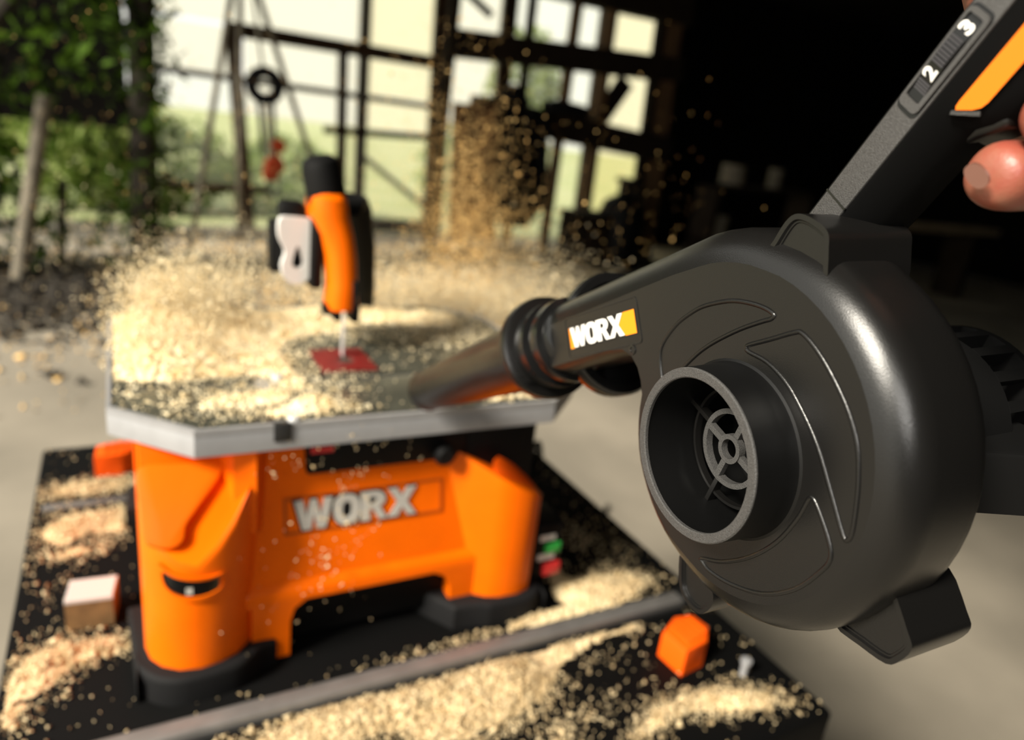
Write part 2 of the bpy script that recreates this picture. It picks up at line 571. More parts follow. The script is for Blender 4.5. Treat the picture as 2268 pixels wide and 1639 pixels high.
obj('bench_pin', lathe([(0, 0), (.004, 0), (.004, .016), (.006, .017), (.006, .021), (0, .022)], axisframe((.580, .412, BZ), (0, 0, 1)), 14), 'aluminium', bench)
for yy in (JAW - .05, 1.12):
    obj('side_beam', box(BX0 + .03, BX1 - .03, yy - .02, yy + .02, BZ - .10, BZ - .05, .004), 'bench_black', bench)
for x in (BX0 + .06, BX1 - .06):
    for y in (BY0 + .08, BY1 - .08):
        obj('leg', beam((x, y, 0), (x, y, BZ - .05), .045, .045, bev=.006), 'bench_black', bench)
    obj('stretcher', beam((x, BY0 + .08, .2), (x, BY1 - .08, .2), .03, .03, up=Vector((0, 0, 1))), 'bench_black', bench)

# ================================================================ ORANGE BENCH SAW
saw = empty('bench_jigsaw', (0.22, 0.78, BZ), 'orange bench jigsaw with grey metal table and overhead blade arm, dusted with sawdust', 'power saw')
Z = lambda z: BZ + z
LP = [(.0, .95), (.0, .630), (.004, .612), (.013, .598), (.027, .588), (.045, .584), (.063, .587), (.078, .594), (.090, .606), (.121, .655), (.121, .95)]
RP = [(.288, .95), (.288, .640), (.345, .595), (.360, .589), (.383, .587), (.400, .592), (.409, .604), (.412, .622), (.412, .95)]
cut = lambda a, b: Z(min(.236, .138 + (b - .584) * 1.25 + max(0, a - .045) * .75))
cutr = lambda a, b: Z(.216 - (a - .288) * .55)
hs = obj('left_pod', prism(LP, Z(.022), 0, bev=.0035, top=cut), 'orange_housing', saw)
hr = obj('right_pod', prism(RP, Z(.022), 0, bev=.0035, top=cutr), 'orange_housing', saw)
# raised hook-shaped field on the sloping shoulder of the left pod
def slopef(a, b, c):   # a: x, b: distance up the slope from the front edge
    n = Vector((0, -.781, .625)); t = Vector((0, .625, .781))
    return Vector((0, .584, Z(.138))) + Vector((a, 0, 0)) + t * b + n * c
hook = [(p.x, p.y) for p in catmull([(.003, .036), (.010, .026), (.024, .022), (.034, .027), (.0375, .040), (.047, .053), (.068, .080), (.073, .095), (.040, .096), (.003, .096), (.0015, .065)], 4, True)]
obj('shoulder_panel', prism(hook, -.004, .0075, slopef, bev=.0015), 'orange_housing', saw)
obj('column_upper', prism([(.004, .95), (.004, .654), (.030, .645), (.070, .640), (.079, .616), (.098, .610), (.120, .652), (.120, .95)], Z(.15), Z(.2372)), 'orange_housing', saw)
obj('under_table_shade', box(.318, .405, .626, .95, Z(.10), Z(.2372), .004), 'black_matte', saw)  # black block put in as the shade of the recess under the table
# scale window in the pod front (crescent)
def podf(a, b, c):     # a: angle around the pod front, b: height, c: out
    return Vector((.0445 + (.0455 + c) * math.sin(a) * 1.0, .632 - (.0475 + c) * math.cos(a), Z(b)))
win = [(-.62, .138), (-.40, .133), (-.1, .129), (.2, .127), (.40, .127), (.46, .121), (.40, .114), (.15, .111), (-.2, .112), (-.45, .117), (-.60, .126)]
ring_pts = catmull([(a, b, 0) for a, b in win], 3, True)
c_ = Vector((-.08, .122, 0))
obj('window_rim', flat_shape([[(p.x + (p.x - c_.x) * .20, p.y + (p.y - c_.y) * .42) for p in ring_pts], [(p.x, p.y) for p in ring_pts]], podf, -.004, .0028), 'orange_housing', saw)
sw = obj('scale_window', flat_shape([[(p.x, p.y) for p in ring_pts]], podf, -.004, .0012), 'black_gloss', saw)
obj('scale_mark', flat_shape([[(-.22, .114), (-.10, .114), (-.10, .121), (-.22, .121)]], podf, .001, .0016), 'letter_grey', sw, sm=0)
# centre panel: profile swept along x, with the two short legs and an open arch
prof = [(.640, .236), (.612, .088), (.606, .083), (.604, .079), (.604, .069), (.66, .069), (.66, .236)]
bm = loft([[Vector((x, y, Z(z))) for y, z in prof] for x in (.085, .345)])
obj('front_panel', bm, 'orange_housing', saw)
for x0, x1, sgn in ((.093, .130, 1), (.305, .346, -1)):
    e0 = x1 if sgn > 0 else x0
    pts = [(x0, .004), (x1, .004), (x1, .072), (x0, .072)]
    if sgn > 0: pts = [(x0, .004), (x1, .004), (x1, .045), (x1 + .004, .060), (x1 + .016, .0692), (x0, .0692)]
    else: pts = [(x0, .004), (x1, .004), (x1, .0692), (x0 - .022, .0692), (x0 - .007, .062), (x0, .045)]
    obj('leg', prism(pts, .604, .66, lambda a, b, c: Vector((a, c, Z(b)))), 'orange_housing', saw)
obj('arch_shade', box(.128, .31, .622, .93, Z(.010), Z(.070), .004), 'black_matte', saw)  # black box painted in as the shade inside the arch
obj('inner_body', box(.10, .34, .66, .95, Z(.07), Z(.236)), 'black_matte', saw)
# black rubber feet under the pods
def grow(P, k):
    cx, cy = sum(p[0] for p in P) / len(P), sum(p[1] for p in P) / len(P)
    return [(p[0] + (k if p[0] > cx else -k), p[1] - (k if p[1] < .7 else -k)) for p in P]
for P in (LP, RP):
    Q = [(a, b) for a, b in P]
    Q = [(p[0], p[1]) for p in catmull([(a, b, 0) for a, b in grow(Q, .010)], 2, True)]
    obj('foot_pad', prism(clip(Q, 1, .70, False), Z(.0), Z(.030), bev=.006, segs=3), 'rubber', saw)
    obj('foot_pad', prism(clip(Q, 1, .90, True), Z(.0), Z(.030), bev=.004, segs=2), 'rubber', saw)
# maker's plate on the front panel
px = lambda a, b, c: Vector((a, .612 + (b - .088) * .189 - c, Z(b)))
pl = obj('name_plate', flat_shape([[(.126, .137), (.292, .137), (.292, .172), (.126, .172)]], px, -.001, .0005), 'orange_housing', saw, sm=0)
obj('plate_frame', flat_shape([[(.1255, .1355), (.2935, .1355), (.2935, .1735), (.1255, .1735)], [(.1285, .1385), (.2905, .1385), (.2905, .1705), (.1285, .1705)]], px, 0, .0012), 'orange_dark', pl, sm=0)
word(px, .1355, .1395, .030, 1.08, .0006, .0013, 'black_matte', pl, gap=.03, grow=.14)
word(px, .1355, .1395, .030, 1.08, .0006, .0028, 'letter_grey', pl, gap=.03)
# dark mechanism bar hanging below the table front
mb = obj('mechanism_bar', box(.147, .318, .625, .66, Z(.196), Z(.238), .004), 'black_matte', saw)
obj('red_marker', box(.150, .172, .623, .626, Z(.221), Z(.227)), 'red_button', mb, sm=0)
obj('clamp_knob', lathe([(0, 0), (.011, 0), (.012, .003), (.012, .010), (.008, .014), (0, .014)], axisframe((.288, .624, Z(.207)), (0, -1, 0)), 18), 'black_matte', saw)
# lever and switch box on the right
obj('bevel_lever', loft([[Vector((.352 + .05 * t, .606 + .004 * t + .0 * k, Z(.186 - .045 * t))) + Vector((.010 * math.cos(k), .016 * math.sin(k) * .6, .016 * math.sin(k))) * r for k in np.linspace(0, 2 * PI, 13)[:-1]] for t, r in ((-.15, .3), (0, .8), (.3, 1), (.7, 1), (1, .85), (1.12, .3))]), 'peg_orange', saw)
obj('dark_post', box(.322, .352, .632, .66, Z(.16), Z(.237), .003), 'orange_dark', saw)
sb = obj('switch_box', box(.4125, .452, .606, .66, Z(.030), Z(.105), .006), 'black_matte', saw)
bx = lambda a, b, c: Vector((a, .606 - c, Z(b)))
obj('start_button', prism([(0.426, .066), (0.446, .066), (0.446, .078), (0.426, .078)], 0, .005, bx, bev=.0015), 'green_button', sb)
obj('stop_button', prism([(0.426, .036), (0.448, .036), (0.448, .051), (0.426, .051)], 0, .007, bx, bev=.0015), 'red_button', sb)
obj('switch_label', prism([(0.418, .082), (0.439, .082), (0.439, .089), (0.418, .089)], 0, .001, bx), 'white_print', sb, sm=0)
obj('switch_label', prism([(0.418, .055), (0.441, .055), (0.441, .063), (0.418, .063)], 0, .001, bx), 'white_print', sb, sm=0)
# table
TO = [(-.020, .672), (.046, .606), (.411, .606), (.478, .672), (.478, .945), (.425, 1.0), (.035, 1.0), (-.020, .945)]
tb = obj('saw_table', prism(TO, Z(.2375), Z(.2585), bev=.003), 'aluminium', saw)
def inset(P, k):
    cx, cy = .229, .803
    return [(a + (k if a < cx else -k), b + (k if b < cy else -k)) for a, b in P]
TI = inset(TO, .0055)
for keep, v in ((False, .112), (True, .128)):
    S = clip(TI, 0, v, keep)
    for k2, v2 in ((False, .712), (True, .722)):
        obj('table_plate', prism(clip(S, 1, v2, k2), Z(.2580), Z(.2625), bev=.001), 'table_steel', tb)
obj('table_trim', flat_shape([TO, inset(TO, .004)], lambda a, b, c: Vector((a, b, c)), Z(.257), Z(.2632)), 'aluminium', tb)
obj('slot_notch', box(.112, .128, .6045, .612, Z(.246), Z(.2636), .0005), 'steel_dark', tb)
obj('bright_stud', lathe([(0, 0), (.006, 0), (.006, .006), (.004, .008), (0, .008)], axisframe((.136, .717, Z(.261)), (0, 0, 1)), 16), 'silver', saw)  # silver stud put in to paint the bright glint in the table groove
obj('bright_stud', lathe([(0, 0), (.006, 0), (.006, .006), (.004, .008), (0, .008)], axisframe((.131, .612, Z(.259)), (0, 0, 1)), 16), 'silver', saw)
ri = obj('blade_insert', flat_shape([[(.187, .731), (.249, .731), (.249, .806), (.187, .806)], ell(.222, .768, .010, .012, 14, 2)], lambda a, b, c: Vector((a, b, c)), Z(.2615), Z(.2645)), 'red_insert', saw, sm=0)
obj('blade', box(.2205, .2220, .779, .787, Z(.20), Z(.315)), 'silver', saw, sm=0)
# overhead arm: head at y ~ .83, column at the rear
def sect(c, rx, ry, n=14, p=3.0, tilt=0.0):
    return [Vector((c[0], c[1], Z(c[2]))) + Vector((a, b, a * tilt)) for a, b in ell(0, 0, rx, ry, n, p)]
obj('arm_cover', loft([sect((.224, .81, .316), .0165, .024), sect((.225, .812, .322), .0185, .027), sect((.225, .815, .345), .0165, .028), sect((.223, .82, .375), .0175, .030), sect((.218, .825, .400), .0190, .032), sect((.210, .83, .420), .0225, .033), sect((.209, .832, .440), .0205, .032), sect((.210, .833, .446), .016, .026)]), 'orange_housing', saw)
obj('cover_slot', box(.2315, .2365, .782, .80, Z(.312), Z(.352), .001), 'black_matte', saw)
obj('tension_knob', lathe([(0, .052), (.012, .052), (.0195, .047), (.022, .038), (.0225, .0), (.018, -.004), (0, -.004)], axisframe((.210, .83, Z(.434)), (-.22, -.02, 1)), 26), 'black_matte', saw)
bmk = bmesh.new()
obj('blade_guide', add_box(add_box(add_box(bmk, .2155, .2235, .80, .83, Z(.300), Z(.32), .002), .236, .2455, .80, .83, Z(.298), Z(.322), .002), .2035, .2095, .80, .82, Z(.308), Z(.32), .001), 'black_matte', saw)
obj('arm_column', loft([sect((.300, .985, .20), .020, .022), sect((.300, .985, .30), .019, .022), sect((.292, .975, .36), .021, .026), sect((.274, .955, .415), .024, .03), sect((.255, .91, .435), .022, .03), sect((.235, .86, .42), .02, .03)]), 'black_matte', saw)
obj('arm_side', box(.190, .204, .815, .87, Z(.335), Z(.425), .004), 'black_matte', saw)
gpl = lambda a, b, c: Vector((a + .006, .835 - c, Z(b)))
gd = [(p.x, p.y) for p in catmull([(.150, .412, 0), (.160, .416, 0), (.190, .413, 0), (.200, .400, 0), (.199, .384, 0), (.190, .378, 0), (.187, .360, 0), (.184, .346, 0), (.170, .339, 0), (.157, .345, 0), (.153, .360, 0), (.157, .376, 0), (.150, .392, 0)], 3, True)]
hol = [(p.x, p.y) for p in catmull([(.171, .384, 0), (.176, .370, 0), (.177, .361, 0), (.171, .357, 0), (.165, .361, 0), (.166, .372, 0)], 3, True)]
gs = obj('side_guard', flat_shape([gd, hol], gpl, 0, .010), 'guard_white', saw)
obj('guard_back', box(.149, .195, .836, .862, Z(.350), Z(.408), .003), 'black_matte', saw)
obj('guard_cap', box(.158, .186, .832, .858, Z(.412), Z(.432), .006), 'black_matte', saw)

# bench pegs, wood offcut, cord
def peg(name, cx, cy, rot, label):
    P = [(-.030, -.020), (.004, -.024), (.028, -.010), (.030, .014), (.008, .024), (-.024, .016)]
    o = empty(name, (cx, cy, BZ), label, 'bench clamp', 'orange bench pegs', world=False)
    o.rotation_euler.z = rot
    obj('peg_body', prism(P, 0, .034, bev=.004), 'peg_orange', o)
    for k in range(4):
        obj('grip_rib', beam((-.016 + k * .010, -.015, .035), (-.010 + k * .010, .014, .035), .004, .003, up=Vector((0, 0, 1)), bev=.0008), 'peg_orange', o)
    return o
peg('bench_peg', .535, .462, .25, 'orange ribbed plastic bench peg in front of the aluminium rail')
peg('bench_peg', -.022, 1.075, .1, 'orange ribbed plastic bench peg behind the left pod of the saw')
oc = empty('wood_offcut', (-.048, .735, BZ), 'small square wood offcut with white top lying left of the saw', 'wood block')
obj('raw_block', prism([(-.070, .716), (-.027, .712), (-.022, .748), (-.066, .752)], BZ + .001, BZ + .034, bev=.001), 'wood_raw', oc, sm=0)
obj('white_top', prism([(-.070, .716), (-.027, .712), (-.022, .748), (-.066, .752)], BZ + .033, BZ + .037, bev=.001), 'wood_white', oc, sm=0)  # thin white slab on top of the brown block
pth = catmull([(.437, .80, BZ + .06), (.47, .81, BZ + .055), (.52, .86, BZ + .02), (.555, .93, BZ + .012), (.56, 1.0, BZ + .010), (.51, 1.05, BZ + .011), (.46, 1.02, BZ + .012), (.47, .96, BZ + .02), (.53, .93, BZ + .028), (.60, .95, BZ + .012), (.66, 1.0, BZ - .02), (.70, 1.03, BZ - .3), (.72, 1.05, .03), (.9, 1.3, .012), (1.6, 1.9, .012)], 8)
obj('power_cord', tube(pth, .006, 8), 'black_matte', label='thick black power cord coiled on the bench beside the saw', cat='cord')

# ================================================================ SAWDUST
on_bench = lambda xy: (xy[:, 0] > BX0 + .004) & (xy[:, 0] < BX1 - .004) & (xy[:, 1] > BY0 + .004) & (xy[:, 1] < BY1 - .01) & ~((xy[:, 0] > -.008) & (xy[:, 0] < .446) & (xy[:, 1] > .577) & (xy[:, 1] < .965)) & ~((abs(xy[:, 1] - JAW - .001) < .015))
BB = [(-.060, 1.022, .040, .014, .1, 1.0), (-.045, .930, .042, .016, .15, 1.1), (-.085, .90, .02, .03, 0, .8), (-.06, .862, .028, .012, .3, .7), (-.02, .905, .02, .012, .2, .6), (-.09, .80, .012, .02, 0, .4),
      (-.090, .655, .018, .032, -.5, 1.3), (-.040, .676, .036, .010, .1, 1.2), (-.108, .60, .010, .02, 0, .6),
      (.33, .566, .07, .005, 0, .35), (.42, .570, .05, .010, 0, .9), (.47, .580, .05, .018, 0, 1.1), (.50, .600, .045, .022, -.2, 1.2), (.475, .650, .014, .035, -.1, .8), (.55, .600, .035, .022, 0, .5), (.55, .68, .035, .04, -.3, .25),
      (.22, .503, .07, .012, -.05, 1.2), (.31, .500, .06, .015, 0, 1.3), (.40, .512, .06, .009, .05, 1.2), (.50, .520, .07, .004, 0, .8), (.33, .470, .045, .012, .25, .7), (.14, .500, .06, .018, 0, .9), (.26, .465, .05, .016, .1, .8),
      (.44, .395, .030, .010, .4, .6), (.547, .384, .036, .010, -.25, 1.5), (.49, .400, .04, .005, .15, .8), (.36, .42, .05, .012, .3, .35)]
heap('sawdust_on_bench', BX0, BX1, BY0, BY1, BZ, BB, .010, .66, .004, 'sawdust', 'drifts of pale sawdust heaped on the black bench top', 'sawdust', inside=on_bench)
P2 = scatter(13500, BX0, BX1, BY0, BY1, BB, base=.014, noise=.65, inside=on_bench)
hh = np.clip(blobs(P2, BB) * (1 + .3 * vnoise(P2)) - .66, 0, None) * .010
chips('sawdust_flakes_on_bench', np.column_stack([P2, BZ + hh + rng.uniform(.0005, .0025, len(P2))]), .0019, 'sawdust', 'loose sawdust flakes scattered over the black bench top', 'sawdust')

Tpoly = inset(TO, .006)
def in_table(xy):
    k = (xy[:, 0] > -.014) & (xy[:, 0] < .472) & (xy[:, 1] > .613) & (xy[:, 1] < .994)
    k &= (xy[:, 0] - (-.020) + xy[:, 1] - .672) > .008
    k &= (.478 - xy[:, 0] + xy[:, 1] - .672) > .008
    k &= (xy[:, 0] + .020 + .945 - xy[:, 1]) > -.05
    k &= ~((xy[:, 0] > .187) & (xy[:, 0] < .249) & (xy[:, 1] > .731) & (xy[:, 1] < .806))
    k &= ((xy[:, 0] - .222) ** 2 + (xy[:, 1] - .79) ** 2) > .0002
    return k
TB = [(.035, .84, .050, .055, .1, 1.2), (.06, .93, .06, .05, 0, 1.1), (.055, .77, .05, .025, .2, 1.0), (.14, .90, .05, .05, 0, .75), (.125, .80, .03, .05, 0, .5), (.22, .92, .05, .05, 0, .6),
      (.157, .630, .028, .008, .05, 1.3), (.065, .665, .045, .018, .1, .38), (.11, .66, .04, .03, .1, .33), (.37, .624, .05, .006, 0, 1.0), (.30, .96, .08, .035, 0, .9), (.17, .70, .035, .03, 0, .3), (.40, .9, .06, .08, 0, .6), (.15, .75, .02, .04, 0, .4)]
heap('sawdust_on_saw_table', -.02, .478, .606, 1.0, Z(.2622), TB, .016, .62, .0035, 'sawdust_pale', 'bright sawdust heaped on the left of the saw table', 'sawdust', inside=in_table)
P2 = scatter(15000, -.02, .478, .606, 1.0, TB, base=.03, noise=.4, inside=in_table)
hh = np.clip(blobs(P2, TB) * (1 + .3 * vnoise(P2)) - .62, 0, None) * .016
chips('sawdust_flakes_on_saw_table', np.column_stack([P2, Z(.2625) + hh + rng.uniform(.0005, .0025, len(P2))]), .0016, 'sawdust_pale', 'loose flakes of sawdust over the grey saw table', 'sawdust')

# the blown cloud: flakes in the air behind and above the table
def cloud(n, c, s, sh=0.0):
    p = rng.normal(0, 1, (n, 3)) * np.array(s)
    p[:, 0] += sh * p[:, 2]
    return p + np.array(c)
def keep(A):
    bad = (A[:, 2] < Z(.266)) & (A[:, 0] > -.03) & (A[:, 0] < .49) & (A[:, 1] < 1.01)
    bad |= (A[:, 1] < .72)
    bad |= (A[:, 0] < -.02 + .02 * rng.normal(size=len(A))) & (A[:, 1] < 1.15)
    bad |= (A[:, 0] > .14) & (A[:, 0] < .33) & (A[:, 1] > .78) & (A[:, 1] < 1.01)
    return A[~bad]
A = np.concatenate([cloud(17000, (.52, 1.07, 1.045), (.09, .06, .026)), cloud(7000, (.40, 1.10, 1.05), (.10, .08, .026)), cloud(5000, (.62, 1.10, 1.075), (.08, .09, .036)),
     cloud(9000, (.055, .93, 1.095), (.036, .04, .022)), cloud(4000, (.12, .95, 1.10), (.06, .06, .020)), cloud(4000, (.30, 1.12, 1.07), (.12, .12, .030)),
     cloud(4000, (.035, .82, 1.078), (.03, .045, .012)), cloud(1800, (.16, 1.3, 1.06), (.2, .2, .05))])
chips('airborne_sawdust', keep(A), .0016, 'sawdust_pale', 'pale cloud of sawdust billowing just above and behind the saw table', 'sawdust cloud')
A = np.concatenate([cloud(5000, (.53, 1.12, 1.14), (.05, .06, .05), .2), cloud(2300, (.52, 1.14, 1.25), (.035, .05, .06), .1), cloud(500, (.49, 1.2, 1.36), (.05, .08, .06)),
     cloud(900, (.35, 1.3, 1.25), (.30, .25, .13)), cloud(500, (-.2, 1.7, 1.15), (.25, .4, .16)), cloud(500, (.82, 1.35, 1.15), (.15, .2, .12))])
chips('airborne_sawdust', keep(A), .0015, 'sawdust_gold', 'golden plume of sawdust flakes rising high behind the saw before the tarpaulin', 'sawdust cloud')
F = [cloud(70, (.19, .594, .985), (.014, .008, .03)), cloud(70, (.165, .595, .93), (.018, .010, .03), .3), cloud(35, (.13, .59, .90), (.035, .012, .04)), cloud(40, (.16, .59, 1.03), (.04, .008, .01))]
F = np.concatenate(F)
F[:, 1] = np.minimum(F[:, 1], .600)
chips('falling_sawdust', F, .0015, 'sawdust', 'sawdust flakes falling past the front of the saw', 'falling sawdust')

# ================================================================ CORDLESS BLOWER
# local axes: x = u (towards the nozzle side), y = w (out of the intake face), z = v (up); units metres, millimetre helpers below
blower = bpy.data.objects.new('cordless_blower', None)
COL.objects.link(blower)
blower.empty_display_size = .05
Mb = Matrix(((0.047646, -0.997866, -0.044648), (0.998864, 0.047598, 0.002130), (0.0, -0.044698, 0.999001))).to_4x4()
Mb.translation = (0.207658, 0.179762, 1.230681)
blower.matrix_world = Mb
tag(blower, 'black cordless blower with conical nozzle and round intake, held by a hand', 'blower')
mm = lambda u, v, w: Vector((u / 1000, w / 1000, v / 1000))
DX, DY, NX, NY = .886, -.463, .463, .886
st = lambda s, t, w: mm(s * DX + t * NX, s * DY + t * NY, w)

# snail-shaped housing: outline points with how far the front edge is rounded in
OUT = []
def Rsp(deg):
    return float(np.interp(deg, [62, 92, 150, 210, 270, 300, 325, 345, 356], [84.5, 81, 79, 77, 75.5, 73, 69, 64.5, 62]))
for dg in range(62, 357, 6):
    a = math.radians(dg)
    OUT.append((3 + Rsp(dg) * math.cos(a), 3 + Rsp(dg) * math.sin(a), float(np.interp(dg, [62, 100, 280, 330, 356], [14, 12, 12, 6, 4]))))
for u, v in ((66.5, 3.5), (69.5, 7.5), (74.5, 10.5), (80.5, 11.0)):
    OUT.append((u, v, 3.5))
for s in np.linspace(80, 140, 7):
    OUT.append((s * DX + 48 * NX, s * DY + 48 * NY, 4))
for s in np.linspace(140, 20, 12):
    OUT.append((s * DX + 88.5 * NX, s * DY + 88.5 * NY, 13))
NO = len(OUT)
nrm = []
for i in range(NO):
    p, q = OUT[i - 1], OUT[(i + 1) % NO]
    tx, ty = q[0] - p[0], q[1] - p[1]
    L = math.hypot(tx, ty)
    nrm.append((-ty / L, tx / L))   # inward for counter-clockwise order
# the duct end corners: keep the end plane flat
def oring(k, w, extra=0.0):
    R = []
    for i, (u, v, I) in enumerate(OUT):
        nx, ny = nrm[i]
        s = u * DX + v * DY
        if s > 139:
            sg = 1 if (u * NX + v * NY) < 68 else -1
            nx, ny = NX * sg, NY * sg
        R.append(mm(u + nx * (I * k + extra), v + ny * (I * k + extra), w))
    return R
bm = bmesh.new()
levels = []
for k in range(8):
    a = PI / 2 * (.24 + .76 * k / 7)
    levels.append(oring((1 - math.sin(a)) / (1 - math.sin(PI / 2 * .24)), -14 * (math.cos(PI / 2 * .24) - math.cos(a)) / math.cos(PI / 2 * .24)))
levels += [oring(0, -23), oring(0, -32)]
for k in range(1, 6):
    a = k / 5 * PI / 2
    levels.append(oring(1 - math.cos(a), -32 - 13 * math.sin(a)))
vr = [[bm.verts.new(p) for p in r] for r in levels]
for a, b in zip(vr, vr[1:]):
    for i in range(NO):
        bm.faces.new((a[i], a[(i + 1) % NO], b[(i + 1) % NO], b[i]))
bm.faces.new(vr[-1])
hole = [bm.verts.new(mm(32 * math.cos(2 * PI * i / 56), 32 * math.sin(2 * PI * i / 56), 0)) for i in range(56)]
he = [bm.edges.new((hole[i], hole[(i + 1) % 56])) for i in range(56)]
oe = [bm.edges.get((vr[0][i], vr[0][(i + 1) % NO])) for i in range(NO)]
bmesh.ops.triangle_fill(bm, use_beauty=True, edges=oe + he)
body = obj('housing', bm, 'black_plastic', blower, sm=17)
# intake tube with flared root, and the wall that goes on inside
YF = lambda a, b, h: mm(a, b, h)
obj('intake_tube', lathe([(36.0, 0.0), (35.0, .5), (34.5, 1.8), (34.3, 5), (33.9, 18.6), (30.2, 18.6), (29.6, -2), (29.0, -28), (0, -28), (0, -29), (32, -29), (32, 0)], YF, 72), 'black_satin', blower, sm=40)
obj('intake_lip', lathe([(33.9, 18.0), (33.9, 19.2), (33.4, 19.7), (30.3, 19.7), (29.9, 19.3), (29.9, 18.0)], YF, 72, True), 'grey_textured', blower, sm=40)
# guard inside the intake: hub, two rings, spokes
gr = obj('intake_guard', lathe([(4.0, -2), (4.0, 1.0), (6.0, 1.0), (6.0, -2)], YF, 32, True), 'grey_textured', blower, sm=40)
obj('guard_ring', lathe([(14.0, -3), (14.0, .2), (16.1, .2), (16.1, -3)], YF, 48, True), 'grey_textured', gr, sm=40)
obj('guard_ring', lathe([(23.6, -5), (23.6, -2), (24.8, -2), (24.8, -5)], YF, 56, True), 'black_plastic', gr, sm=40)
for k in range(4):
    a = math.radians(18 + 90 * k)
    c, s_ = math.cos(a), math.sin(a)
    def spoke(r0, r1, w, h0, h1):
        return prism([(r0 * c - w * s_, r0 * s_ + w * c), (r1 * c - w * s_, r1 * s_ + w * c), (r1 * c + w * s_, r1 * s_ - w * c), (r0 * c + w * s_, r0 * s_ - w * c)], h0, h1, YF)
    obj('guard_spoke', spoke(5.8, 14.2, 1.3, -2, .4), 'grey_textured', gr, sm=0)
    obj('guard_spoke', spoke(15.9, 29.5, 1.0, -5, -1.2), 'black_plastic', gr, sm=0)
# three curved blade-shaped pads on the face
PADS = [
    [(49, 12), (52.5, 21), (51.5, 28), (45, 38), (37, 45.5), (29, 51), (16, 56.5), (6, 58.5), (-3, 58.8), (-8, 57.5), (-7, 55.2), (-3, 53), (7, 47), (18, 39), (26, 32), (33, 24), (38, 17), (44, 9)],
    [(2.5, 41.5), (1.5, 43.2), (-8, 48.5), (-18, 54.2), (-22, 55), (-30, 51), (-39, 44), (-47, 36), (-53, 27), (-56.5, 17), (-58.5, 7), (-59.5, -2), (-58.5, -5.5), (-56, -5), (-48, 6), (-38, 19.5), (-28, 29), (-19, 35.5), (-9, 39.3), (1, 40)],
    [(4, -53.5), (2.5, -55.5), (-3, -56.3), (-15, -54), (-31, -47), (-44, -35.5), (-52, -22.5), (-54.5, -15.5), (-52.5, -10), (-46, -2), (-42, 1.5), (-40, .5), (-39, -3), (-37, -10), (-31, -23), (-21, -36), (-8, -47)]]
for P in PADS:
    Q = [(p.x, p.y) for p in catmull([(a, b, 0) for a, b in P], 4, True)]
    Q = Q[::-1] if sum(Q[i - 1][0] * Q[i][1] - Q[i][0] * Q[i - 1][1] for i in range(len(Q))) < 0 else Q
    nq = len(Q)
    def off(d, w):
        o = []
        for i in range(nq):
            tx, ty = Q[(i + 1) % nq][0] - Q[i - 1][0], Q[(i + 1) % nq][1] - Q[i - 1][1]
            L = math.hypot(tx, ty) or 1
            o.append(mm(Q[i][0] - ty / L * d, Q[i][1] + tx / L * d, w))
        return o
    obj('face_pad', loft([off(-.6, -.3), off(-.5, .1), off(-.2, .55), off(.2, .75), off(.6, .75), off(1.0, .55), off(1.3, .1), off(1.4, -.3)], cap=False), 'black_plastic', body, sm=60)
    cxx, cyy = sum(q[0] for q in Q) / len(Q), sum(q[1] for q in Q) / len(Q)
# small screw boss by the duct
obj('screw_boss', lathe([(2.6, 0), (2.4, .5), (1.4, .6), (1.2, .2), (0, .2)], lambda a, b, h: mm(73 + a, 17 + b, h), 20), 'black_plastic', body)
# sticker recess frame and sticker with the four letters
SF = lambda a, b, c: st(114 - a, 56.6 + b - a * .038 + 1.6, c)     # a runs from the nozzle side towards the viewer
def rrect(x0, x1, y0, y1, r):
    o = []
    for cx, cy, a0 in ((x1 - r, y1 - r, 0), (x0 + r, y1 - r, 90), (x0 + r, y0 + r, 180), (x1 - r, y0 + r, 270)):
        for k in range(4):
            a = math.radians(a0 + 30 * k)
            o.append((cx + r * math.cos(a), cy + r * math.sin(a)))
    return o
obj('sticker_frame', flat_shape([rrect(-3.4, 66, -5.0, 17.5, 2.2), rrect(-2.7, 65.3, -4.3, 16.8, 1.8)], SF, -.3, .28), 'black_gloss', body)
stk = obj('maker_sticker', flat_shape([rrect(-.3, 63.3, -.3, 12.0, .4)], SF, -.2, .15), 'black_gloss', body, sm=0)
obj('sticker_field', flat_shape([[(0, 0.2), (4.2, .2), (3.0, 11.5), (0, 11.5)]], SF, .1, .22), 'orange_print', stk, sm=0)
obj('sticker_field', flat_shape([[(52.0, .2), (62.8, .2), (62.8, 11.6), (51.0, 11.6), (49.0, 5.9)]], SF, .1, .22), 'orange_print', stk, sm=0)
word(SF, 1.6, .55, 10.9, 1.26, .15, .27, 'black_gloss', stk, gap=-.03, grow=.13)
word(SF, 1.6, .55, 10.9, 1.26, .15, .40, 'white_print', stk, gap=-.03)
# lugs around the rim, each with a recessed front
def lug(P, w0, w1):
    Q = [(p.x, p.y) for p in catmull([(a, b, 0) for a, b in P], 3, True)]
    b = bmesh.new()
    lo = [b.verts.new(mm(x, y, w1)) for x, y in Q]
    hi = [b.verts.new(mm(x, y, w0)) for x, y in Q]
    n = len(Q)
    b.faces.new(lo)
    f = b.faces.new(hi)
    for i in range(n):
        b.faces.new((lo[i], lo[(i + 1) % n], hi[(i + 1) % n], hi[i]))
    bmesh.ops.recalc_face_normals(b, faces=b.faces[:])
    r = bmesh.ops.inset_region(b, faces=[f], thickness=.0019, depth=0)
    bmesh.ops.inset_region(b, faces=[f], thickness=.0007, depth=-.0016)
    bmesh.ops.bevel(b, geom=list({e for v in hi for e in v.link_edges if all(x in hi for x in e.verts)}), offset=.0006, segments=2, affect='EDGES')
    obj('rim_lug', b, 'black_plastic', blower, sm=40)
